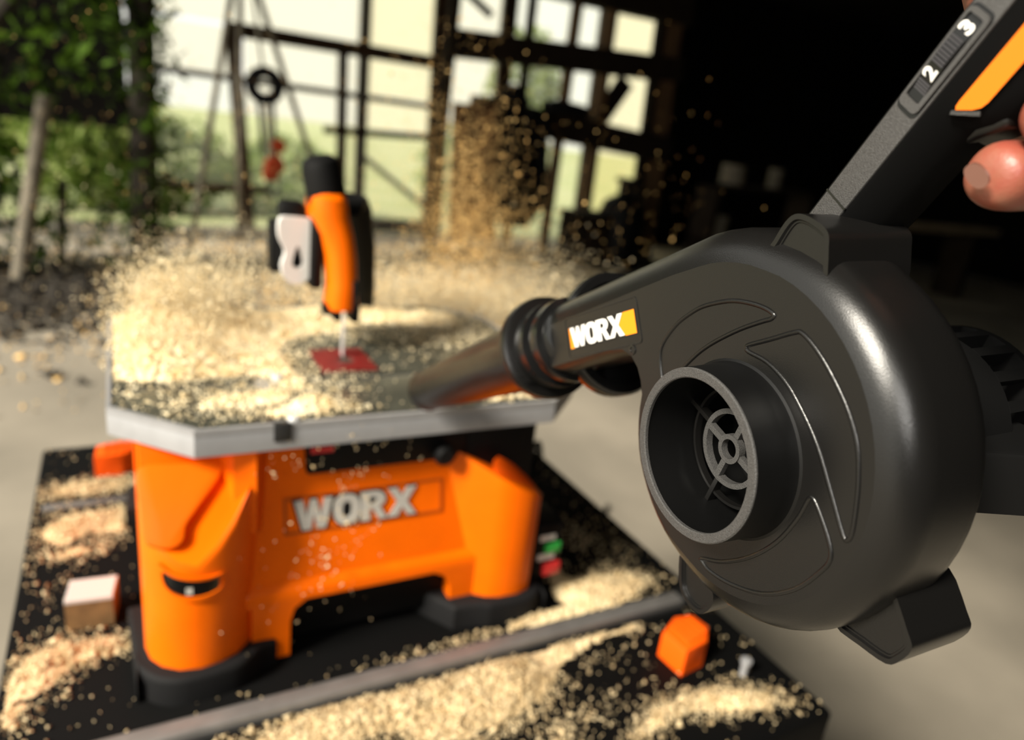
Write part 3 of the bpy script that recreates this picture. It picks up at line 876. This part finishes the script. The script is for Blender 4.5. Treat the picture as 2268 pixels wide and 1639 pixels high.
lug([(6.5, 76), (4, 82), (.5, 89), (-3, 92.3), (-8, 92.8), (-15, 91), (-19, 88.5), (-20.5, 84), (-22.5, 72), (-15, 70), (0, 72)], -4.5, -46)
lug([(-51, -50), (-62, -50.5), (-72.5, -49.5), (-76.5, -45), (-79, -38), (-76, -33), (-66, -22), (-58, -28), (-53, -38)], -17, -48)
lug([(25, -66), (24, -77), (21, -84), (15, -87.5), (8, -87.5), (3.5, -84), (0, -76), (4, -68), (14, -64)], -8, -38)
# nozzle: adaptor rings, flange, cone
NF = lambda a, b, h: st(h, 68 + a, -19 + b)
ad = obj('nozzle_adaptor', lathe([(0, 134), (20, 134), (21.5, 136), (22, 141), (25.5, 142), (26, 147), (25.5, 151), (23, 152), (23, 157), (27, 158), (27.5, 166), (27, 170), (24, 171), (24, 176), (0, 176)], NF, 56), 'black_gloss', blower, sm=40)
nz = obj('nozzle', lathe([(0, 171), (29, 171.5), (32.5, 173), (33.2, 176), (33, 180), (31.5, 182.5), (26, 184), (24.6, 187), (23.2, 250), (20.2, 400), (19.4, 424), (20.2, 426), (20.4, 431), (19.4, 433.5), (17.2, 433), (16.8, 428), (17.5, 400), (15, 300), (0, 300)], NF, 56), 'black_plastic', blower, sm=35)
obj('lock_stud', lathe([(0, 6), (1.6, 5.6), (2.0, 4.5), (2.2, 0)], lambda a, b, h: st(166 + a, 68 - 18, -19 + 24 - 1.5 + h * .8) + Vector((0, b / 1000, 0)), 14), 'black_gloss', nz)
obj('rear_collar', lathe([(31, -7), (36, -7), (37.5, -5), (37.5, 4), (36, 6), (31, 6)], lambda a, b, h: st(136 + h, 68 + a, -42 + b * .9), 48, True), 'black_gloss', blower, sm=40)
obj('collar_bridge', beam(st(136, 68, -30), st(136, 68, -76), .062, .010, up=st(1, 0, 0) - st(0, 0, 0)), 'black_gloss', blower)
# motor housing with open cooling ribs
obj('motor_housing', lathe([(0, -38), (60, -38), (58, -44), (47, -50), (43, -56), (42, -62), (42, -110), (40, -112), (0, -112)], YF, 56), 'black_matte', blower, sm=40)
for k in range(20):
    a = 2 * PI * k / 20 + .1
    c, s_ = math.cos(a), math.sin(a)
    P = [(34 * c - 1.5 * s_, 34 * s_ + 1.5 * c), (42 * c - 2.4 * s_, 42 * s_ + 2.4 * c), (42 * c + 2.4 * s_, 42 * s_ - 2.4 * c), (34 * c + 1.5 * s_, 34 * s_ - 1.5 * c)]
    obj('cooling_rib', prism(P, -136, -110, YF), 'black_matte', blower, sm=0)
obj('motor_cap', lathe([(0, -134), (42, -134), (42, -138), (39, -141), (0, -141)], YF, 56), 'black_matte', blower, sm=40)
obj('rear_foot', prism([(-15, -60), (-46, -66), (-50, -78), (-66, -113), (-62, -122), (-20, -128)], -14, 12, lambda a, b, c: mm(a, c, b), bev=.002), 'black_matte', blower)
# handle: sections across (g, w) along the handle direction
EX, EY, GX, GY = -.53, .848, -.848, -.53
hf = lambda a, g, w: mm(-3 + EX * a + GX * g, 95 + EY * a + GY * g, w)
SL = [(-5.6, -21.6), (5.4, -21.6), (6.6, -22.6), (12.5, -33), (13.2, -40), (12.5, -50), (6, -60), (-6, -60), (-12.5, -50), (-13, -34), (-6.8, -22.6)]
SG = [(-5.6, -21.6), (5.4, -21.6), (6.6, -22.6), (16, -28), (23, -38), (23, -52), (10, -64), (-6, -63), (-13, -52), (-13, -34), (-6.8, -22.6)]
SM = [(-5.6, -21.6), (5.4, -21.6), (6.6, -22.6), (14, -31), (17, -39), (16, -51), (8, -62), (-6, -61), (-12.5, -51), (-13, -34), (-6.8, -22.6)]
secs = [(-22, SL), (0, SL), (28, SL), (44, SM), (52, SG), (70, SG), (110, SG), (150, SM), (165, SM)]
handle = obj('handle', loft([[hf(a, g, w) for g, w in S] for a, S in secs]), 'handle_black', blower, sm=30)
obj('handle_spine', prism([(-24, -5.5), (-24, 5.3), (140, 5.3), (140, -5.5)], -22.4, -20.9, lambda a, b, c: hf(a, b, c), bev=.0006), 'grey_textured', handle, sm=30)
obj('spine_joint', prism([(3.2, -5.7), (3.2, 5.5), (3.9, 5.5), (3.9, -5.7)], -22.4, -20.7, lambda a, b, c: hf(a, b, c)), 'black_gloss', handle, sm=0)
# speed dial in its recess
obj('dial_recess', flat_shape([rrect(38.5, 72.5, -4.9, 4.6, 2.2)], lambda a, b, c: hf(a, b, c), -21.5, -20.75), 'black_gloss', handle, sm=0)
obj('dial_bezel', flat_shape([rrect(40, 71.5, -4.6, 4.2, 2.0), rrect(43.0, 69.8, -3.6, 2.6, .8)], lambda a, b, c: hf(a, b, c), -20.8, -20.0), 'grey_textured', handle, sm=30)
DW = -45.0; DR = 25.5; DA = 57.5
dl = obj('speed_dial', lathe([(DR - 1, -3.4), (DR, -3.2), (DR, 2.2), (DR - 1, 2.4), (20, 2.4), (20, -3.4)], lambda a, b, h: hf(DA + a * .9, h, DW + 12.6 + b * .52), 64, True), 'black_gloss', handle, sm=40)
dz = lambda a: DW + 12.6 + .52 * math.sqrt(max(0, DR ** 2 - ((a - DA) / .9) ** 2))
for a in [45.2, 46.1, 47.0, 47.9, 48.8, 55.2, 56.2, 57.4, 58.4, 59.6, 60.8, 62.0, 63.0]:
    big = a > 53
    z_ = dz(a)
    obj('dial_ridge', prism([(a - .32, -3.1), (a + .32, -3.1), (a + .32, 2.1), (a - .32, 2.1)], z_ - .5, z_ + (.55 if big else .25), lambda p, q, c: hf(p, q, c)), 'dial_grey', dl, sm=0)
def digit(ch, a, g, size, dzz):
    cu = bpy.data.curves.new('digit', 'FONT')
    cu.body = ch
    cu.size = size
    cu.offset = .035 * size
    cu.extrude = .00001
    cu.align_x = 'CENTER'; cu.align_y = 'CENTER'
    t = bpy.data.objects.new('tmp_digit', cu)
    COL.objects.link(t)
    dg = bpy.context.evaluated_depsgraph_get()
    me = bpy.data.meshes.new_from_object(t.evaluated_get(dg))
    bpy.data.objects.remove(t)
    for v in me.vertices:
        aa = a + v.co.x
        v.co = hf(aa, g - v.co.y, dz(aa) + dzz + (.12 if v.co.z > 0 else 0))
    link('digit', me, 'white_print', dl)
digit('2', 51.8, -.5, 6.6, .1)
digit('3', 66.3, -.5, 6.6, .1)
# locking slider pocket further up the spine
obj('slider_pocket', flat_shape([rrect(82, 112, -3.8, 6.2, 3.0), rrect(84, 110, -2.2, 5.0, 2.4)], lambda a, b, c: hf(a, b, c), -21.3, -20.2), 'black_gloss', handle, sm=30)
# orange stripe and rubber grip on the near side
GS = []
def side(a, k, out=0.0):
    """point on the sloping near side of the grip between its two upper corners"""
    p0, p1 = (7.0, -22.9), (16, -28)
    d = math.hypot(p1[0] - p0[0], p1[1] - p0[1])
    n = (-(p1[1] - p0[1]) / d, (p1[0] - p0[0]) / d)
    return hf(a, p0[0] + (p1[0] - p0[0]) * k + n[0] * out, p0[1] + (p1[1] - p0[1]) * k + n[1] * out)
obj('orange_stripe', flat_shape([[(47.5, .44), (48.4, .38), (50, .36), (140, .36), (140, 1.0), (53.5, 1.0), (51.5, .95), (49.8, .8)]], lambda a, b, c: side(a, b, c), -1.2, .9), 'orange_trim', handle, sm=0)
obj('stripe_lip', flat_shape([[(45.6, .40), (46.6, .36), (50.4, 1.0), (49.4, 1.08)]], lambda a, b, c: side(a, b, c), -1.5, .7), 'grey_textured', handle, sm=0)
# trigger below the grip
tg = [(p.x, p.y) for p in catmull([(35, 10, 0), (38, 14.5, 0), (42, 17, 0), (46.5, 20, 0), (51, 22, 0), (55, 17, 0), (48, 8, 0), (40, 6, 0)], 4, True)]
obj('trigger', prism(tg, -50, -34.5, lambda a, b, c: hf(a, b, c), bev=.0022, segs=3), 'black_plastic', handle)
# battery pack at the upper end, out of frame
obj('battery_pack', prism([(-30, -70), (40, -70), (40, -12), (-30, -12)], 160, 205, lambda a, b, c: hf(c, a, b), bev=.004), 'black_matte', blower)

# ================================================================ THE HAND
HV = []
HE = []
def hv(u, v, w, r):
    HV.append((Mb @ mm(u, v, w), r / 1000))
    return len(HV) - 1
e3 = lambda p, k: (p[0] + EX * k, p[1] + EY * k, p[2])
palm = hv(-4, 172, -96, 19)
wrist = hv(28, 215, -112, 25); arm1 = hv(62, 262, -130, 30); arm2 = hv(110, 330, -155, 36)
HE += [(palm, wrist), (wrist, arm1), (arm1, arm2)]
fing = dict(index=[(-14, 138, -90), (-40, 120, -84), (-50, 112.5, -60), (-50, 111.5, -40), (-49.5, 111.5, -28)],
            middle=[(-23, 156, -93), (-53, 138, -87), (-62, 130.5, -62), (-62, 129.5, -41), (-61, 129.5, -26)],
            ring=[(-32, 172, -93), (-62, 155, -86), (-71, 147, -62), (-71, 146, -44), (-70, 146, -34)],
            little=[(-42, 187, -90), (-68, 171, -82), (-76, 163, -62), (-77, 162, -48), (-76, 162, -38)])
rad = dict(index=[12, 11, 11.2, 11.6, 10.6], middle=[12, 11, 11, 11.2, 10.4], ring=[10.5, 9.2, 8.6, 8.4, 7.8], little=[9.5, 8, 7.4, 7.2, 6.6])
for k, ch in fing.items():
    prev = palm
    for p, r in zip(ch, rad[k]):
        i = hv(*p, r)
        HE.append((prev, i))
        prev = i
prev = wrist
for p, r in (((14, 190, -84), 14), ((18, 186, -58), 11), ((8, 176, -32), 9.5), ((-2, 172, -14), 8)):
    i = hv(*p, r); HE.append((prev, i)); prev = i
me = bpy.data.meshes.new('hand')
me.from_pydata([tuple(v) for v, _ in HV], HE, [])
tmp = bpy.data.objects.new('tmp_hand', me)
COL.objects.link(tmp)
tmp.modifiers.new('s', 'SKIN').use_smooth_shade = True
for i, (_, r) in enumerate(HV):
    me.skin_vertices[0].data[i].radius = (r, r)
me.skin_vertices[0].data[0].use_root = True
ss = tmp.modifiers.new('ss', 'SUBSURF'); ss.levels = 3; ss.render_levels = 3
dg = bpy.context.evaluated_depsgraph_get()
hm = bpy.data.meshes.new_from_object(tmp.evaluated_get(dg))
bpy.data.objects.remove(tmp)
hm.materials.clear()
hand = link('person', hm, 'skin', label='bare right hand gripping the black blower handle, index finger on the trigger', cat='hand')
for p in hm.polygons: p.use_smooth = True
# fingernail on the index finger
tip = Vector((-49.5, 111.5, -31)); 
camd = Vector((-.477, -.005, .878)); left = Vector((.462, -.119, .879)); down = Vector((-.339, -.94, .05))
nd = (camd * .86 + left * .22 + down * .16); nd -= Vector((0, 0, 0)); nd.normalize()
ax = (left * .62 - down * .78); ax = (ax - nd * ax.dot(nd)).normalized(); ay = nd.cross(ax)
NAILC = tip + nd * 9.8 + left * .9 - down * 1.6
def nailf(a, b, c):
    q = NAILC + ax * a + ay * b + nd * (c - .055 * b * b - .02 * a * a)
    return Mb @ mm(q.x, q.y, q.z)
obj('fingernail', flat_shape([ell(0, 0, 4.0, 2.5, 24, 2.4), ] , nailf, -1.5, .5), 'nail', hand, sm=60)

# ================================================================ BACKGROUND THINGS
# hanging chain hoist on a tripod
tr = empty('tripod_hoist', (1.05, 6.5, 0), 'tall thin three-legged hoist frame standing before the pale windows', 'hoist')
ap = Vector((.92, 6.55, 2.45))
for q in ((.48, 6.35, 0), (1.78, 6.35, 0), (1.0, 7.3, 0)):
    obj('leg', tube([ap, q], .024, 8), 'pole_grey', tr)
obj('head_plate', box(.86, .98, 6.5, 6.6, 2.42, 2.5, .01), 'rust_frame', tr)
cb_ = empty('chain_block', (1.10, 6.45, .7), 'chain block with a round pulley and orange-red hooks hanging in front of the windows', 'pulley')
obj('chain', tube([(.95, 6.47, 2.42), (1.08, 6.45, 1.5)], .012, 6), 'rope', cb_)
obj('pulley_wheel', lathe([(.06, -.03), (.15, -.03), (.13, 0), (.15, .03), (.06, .03)], axisframe((1.09, 6.45, 1.42), (0, 1, 0)), 28, True), 'tarp', cb_)
for dx in (-.055, .005, .06):
    obj('chain', tube([(1.09 + dx, 6.45, 1.36), (1.13 + dx * .8, 6.44, .86)], .019, 6), 'rope' if dx == .005 else 'steel_dark', cb_)
obj('lower_block', lathe([(0, -.04), (.07, -.03), (.085, 0), (.07, .03), (0, .04)], axisframe((1.17, 6.44, .80), (0, 1, 0)), 20), 'hook_orange', cb_)
obj('lower_block', box(1.08, 1.20, 6.40, 6.48, .67, .78, .02), 'hook_orange', cb_)
obj('hook', tube(catmull([(1.12, 6.44, .68), (1.12, 6.44, .60), (1.16, 6.44, .55), (1.21, 6.44, .60)], 5), .018, 8), 'steel_dark', cb_)
obj('hand_wheel', lathe([(0, -.03), (.055, -.03), (.06, 0), (.055, .03), (0, .03)], axisframe((1.20, 6.44, .96), (0, 1, 0)), 20), 'hook_orange', cb_)

# timber rack on the right with beams and things on it
rk = empty('timber_rack', (4.1, 6.6, 0), 'dark timber rack of heavy beams and posts in front of the right windows', 'rack')
obj('beam', beam((2.75, 6.6, 2.0), (5.4, 6.6, 2.13), .24, .2), 'timber_dark', rk, sm=0)
obj('beam', beam((3.05, 6.6, 1.46), (5.4, 6.6, 1.30), .26, .3), 'timber_dark', rk, sm=0)
obj('beam', beam((3.4, 6.6, 2.72), (5.4, 6.6, 2.74), .34, .2), 'timber_dark', rk, sm=0)
for x0, x1, w, m in ((2.76, 2.70, .09, 'timber_dark'), (4.46, 4.50, .10, 'timber_tan'), (5.24, 5.40, .20, 'timber_tan'), (3.55, 3.56, .06, 'timber_dark'), (4.05, 4.02, .08, 'timber_tan'), (5.10, 5.20, .10, 'timber_dark')):
    obj('post', beam((x1, 6.62, 0), (x0, 6.62, 2.6), w, .1), m, rk, sm=0)
obj('brace', beam((4.5, 6.66, 1.48), (4.80, 6.66, 1.95), .20, .05), 'timber_dark', rk, sm=0)
obj('brace', beam((3.15, 6.66, 2.3), (2.75, 6.66, 2.52), .06, .05), 'timber_dark', rk, sm=0)
obj('shelf', box(2.70, 5.45, 6.3, 6.9, .02, .08), 'timber_dark', rk, sm=0)
obj('rusty_sheet', beam((3.02, 6.35, .25), (2.98, 6.45, 1.50), .46, .02), 'rust_sheet', sm=0, label='rusty brown metal sheet leaning against the timber rack', cat='metal sheet')
tp = []
bm = bmesh.new()
rows = []
for i in range(13):
    t = i / 12
    z = 1.52 - t * 1.12
    hw0, hw1 = 3.24 + .02 * math.sin(6 * t), 3.66 - .02 * t
    lo_x = hw0 + .10 * t
    hi_x = 3.72 + .22 * t if t < .8 else 3.86 - (t - .8) * 1.0
    rows.append([Vector((lo_x + (hi_x - lo_x) * k / 10, 6.35 + .05 * math.sin(k * 1.9 + t * 2), z)) for k in range(11)])
vr = [[bm.verts.new(p) for p in r] for r in rows]
for a, b in zip(vr, vr[1:]):
    for k in range(10):
        bm.faces.new((a[k], a[k + 1], b[k + 1], b[k]))
bmesh.ops.solidify(bm, geom=bm.faces[:], thickness=.015)
obj('hanging_tarp', bm, 'tarp', label='black tarpaulin hanging in folds from the timber rack', cat='tarpaulin')
def lump(name, c, r, m, label, cat, seed):
    random.seed(seed)
    b = bmesh.new()
    bmesh.ops.create_icosphere(b, subdivisions=3, radius=1)
    ph = [random.uniform(0, 6) for _ in range(6)]
    for v in b.verts:
        k = 1 + .12 * math.sin(v.co.x * 4 + ph[0]) + .12 * math.sin(v.co.y * 5 + ph[1]) + .1 * math.sin(v.co.z * 5 + ph[2])
        v.co = Vector((c[0] + v.co.x * r[0] * k, c[1] + v.co.y * r[1] * k, c[2] + max(v.co.z, -.8) * r[2] * k))
    return obj(name, b, m, label=label, cat=cat)
lump('filled_sack', (3.42, 6.6, 1.60), (.20, .15, .11), 'tarp', 'dark sack lying on the rack beam above the tarpaulin', 'sack', 3)
lump('filled_sack', (4.05, 6.6, 1.56), (.26, .15, .10), 'tarp', 'dark lumpy sack in the middle of the rack beam', 'sack', 5)
cr = empty('dark_crate', (4.4, 6.3, 0), 'black crate on the floor under the timber rack', 'crate')
obj('crate_body', box(4.10, 4.66, 6.1, 6.5, .08, .55, .02), 'timber_dark', cr)
obj('crate_lid', box(4.08, 4.68, 6.08, 6.52, .55, .60, .01), 'timber_dark', cr)
ct = empty('tall_canister', (4.8, 6.25, 0), 'tall black canister with a narrow neck beside the crate', 'canister')
obj('canister_body', lathe([(0, .08), (.24, .08), (.25, .12), (.25, .62), (.2, .74), (.1, .8), (0, .8)], axisframe((4.72, 6.25, 0), (0, 0, 1)), 28), 'black_matte', ct)
obj('canister_neck', lathe([(.08, .78), (.08, .93), (.12, .94), (.12, .98), (0, .98)], axisframe((4.72, 6.25, 0), (0, 0, 1)), 20), 'black_matte', ct)
obj('wood_plank', box(7.2, 9.6, 5.0, 5.25, .78, .86), 'plank', sm=0, label='long pale plank lying in the dark right of the barn', cat='plank')
pt = obj('trestle', box(7.6, 7.7, 4.95, 5.3, 0, .78), 'timber_dark', sm=0, label='dark trestle block under the left end of the long plank', cat='trestle')
obj('trestle', box(9.0, 9.1, 4.95, 5.3, 0, .78), 'timber_dark', sm=0, label='dark trestle block under the right end of the long plank', cat='trestle')
def jug(x, y, z, r, h, label):
    o = empty('paint_can', (x, y, z), label, 'can', 'cans on the dark shelf')
    obj('can_body', lathe([(0, 0), (r, 0), (r, h * .92), (r * 1.04, h * .94), (r * 1.04, h), (r * .9, h), (r * .9, h * .97), (0, h * .97)], axisframe((x, y, z), (0, 0, 1)), 24), 'pole_grey', o)
    obj('can_handle', tube(catmull([(x - r, y, z + h * .8), (x - r * .7, y - r * .6, z + h * .5), (x + r * .7, y - r * .6, z + h * .5), (x + r, y, z + h * .8)], 4), .005, 6), 'steel_dark', o)
sh = empty('dark_shelf', (5.3, 5.5, 0), 'dark standing shelf holding cans at the edge of the black interior', 'shelf')
obj('shelf_board', box(5.2, 6.6, 5.4, 5.7, 1.02, 1.06), 'timber_dark', sh, sm=0)
obj('shelf_board', box(5.2, 6.6, 5.4, 5.7, .45, .49), 'timber_dark', sh, sm=0)
for x in (5.2, 6.55):
    obj('upright', box(x, x + .06, 5.4, 5.7, 0, 1.06), 'timber_dark', sh, sm=0)
jug(5.45, 5.5, 1.06, .12, .19, 'pale can, larger one standing on top of the dark shelf')
jug(6.05, 5.5, 1.06, .07, .20, 'narrow pale can on the right of the dark shelf top')
jug(5.40, 5.5, .49, .09, .25, 'dim can on the lower board of the dark shelf')

# left: vine-clad post, leaning pole, dark foliage, bright shrubs outside
def tree(name, label, cat, pts, size, m, trunk=None, group=None, base=(0, 0, 0), tm='bark'):
    o = empty(name, base, label, cat, group)
    link('foliage', leaves(len(pts), pts, size), m, o, kind='stuff')
    for path, r in (trunk or []):
        obj('trunk', tube(path, r, 9), tm, o)
    return o
def blobpts(n, c, s):
    out = []
    for _ in range(n):
        d = Vector((random.gauss(0, 1), random.gauss(0, 1), random.gauss(0, 1))).normalized() * random.uniform(.35, 1.0) ** .5
        out.append((c[0] + d.x * s[0], c[1] + d.y * s[1], c[2] + d.z * s[2]))
    return out
random.seed(21)
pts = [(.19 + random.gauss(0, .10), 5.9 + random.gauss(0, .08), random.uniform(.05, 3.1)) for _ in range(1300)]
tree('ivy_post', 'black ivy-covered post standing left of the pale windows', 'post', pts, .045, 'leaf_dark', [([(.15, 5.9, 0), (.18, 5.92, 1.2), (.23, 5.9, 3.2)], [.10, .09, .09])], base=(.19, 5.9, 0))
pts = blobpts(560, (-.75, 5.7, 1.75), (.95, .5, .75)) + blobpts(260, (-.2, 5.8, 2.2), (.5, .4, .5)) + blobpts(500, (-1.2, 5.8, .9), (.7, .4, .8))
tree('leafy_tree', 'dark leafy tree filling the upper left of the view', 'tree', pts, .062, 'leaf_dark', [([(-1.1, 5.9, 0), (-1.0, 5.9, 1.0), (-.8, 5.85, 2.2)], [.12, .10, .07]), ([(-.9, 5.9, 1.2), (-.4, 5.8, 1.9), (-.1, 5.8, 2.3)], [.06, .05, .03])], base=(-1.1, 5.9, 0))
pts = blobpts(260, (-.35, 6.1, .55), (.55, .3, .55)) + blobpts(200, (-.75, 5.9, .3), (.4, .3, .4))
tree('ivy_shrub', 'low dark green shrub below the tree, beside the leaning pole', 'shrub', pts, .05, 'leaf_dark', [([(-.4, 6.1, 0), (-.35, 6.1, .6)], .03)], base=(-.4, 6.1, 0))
obj('leaning_pole', tube([(-.60, 5.5, 0), (-.52, 5.5, .45), (-.37, 5.5, 1.18)], [.055, .05, .045], 12), 'pole_grey', label='grey weathered pole leaning in front of the dark foliage', cat='pole')
for i, (x, y, z, s, n) in enumerate(((.35, 9.6, .45, (1.0, .5, .62), 1500), (1.9, 9.8, .35, (.8, .5, .55), 1100), (-1.3, 10.2, 1.2, (1.3, .6, 1.2), 1700), (5.3, 9.8, 1.75, (.62, .5, 1.0), 1500), (4.6, 10.3, .6, (.7, .5, .8), 900), (-.3, 9.4, .7, (.8, .5, .8), 1200))):
    lab = ['pale green shrub outside the lowest left pane', 'pale green shrub outside behind the saw arm', 'pale green bush outside behind the dark tree', 'tall light green bush outside the right windows', 'light green shrub outside behind the tarpaulin', 'light green bush outside behind the ivy post'][i]
    tree('sunlit_shrub', lab, 'shrub', blobpts(n, (x, y, z), s), .075, 'leaf_bright', [([(x, y, -.1), (x, y, z)], .03)], 'shrubs outside the windows', (x, y, -.1))
# leaf litter and dust on the floor behind
PF = np.column_stack([rng.normal(-.4, .6, 2600), rng.normal(5.2, .5, 2600)])
PF = PF[PF[:, 1] < 7.8]
chips('leaf_litter', np.column_stack([PF, rng.uniform(.004, .03, len(PF))]), .03, 'bark', 'brown leaf litter on the floor below the dark tree', 'leaf litter')
PF = np.column_stack([rng.normal(1.6, 1.3, 7000), rng.normal(5.2, 1.3, 7000)])
PF = PF[(PF[:, 1] < 7.8) & (PF[:, 1] > 3.2)]
chips('sawdust_on_floor', np.column_stack([PF, rng.uniform(.003, .012, len(PF))]), .014, 'sawdust_gold', 'sawdust scattered over the barn floor behind the bench', 'sawdust')
for o in bpy.data.objects:
    if '_world' in o: del o['_world']
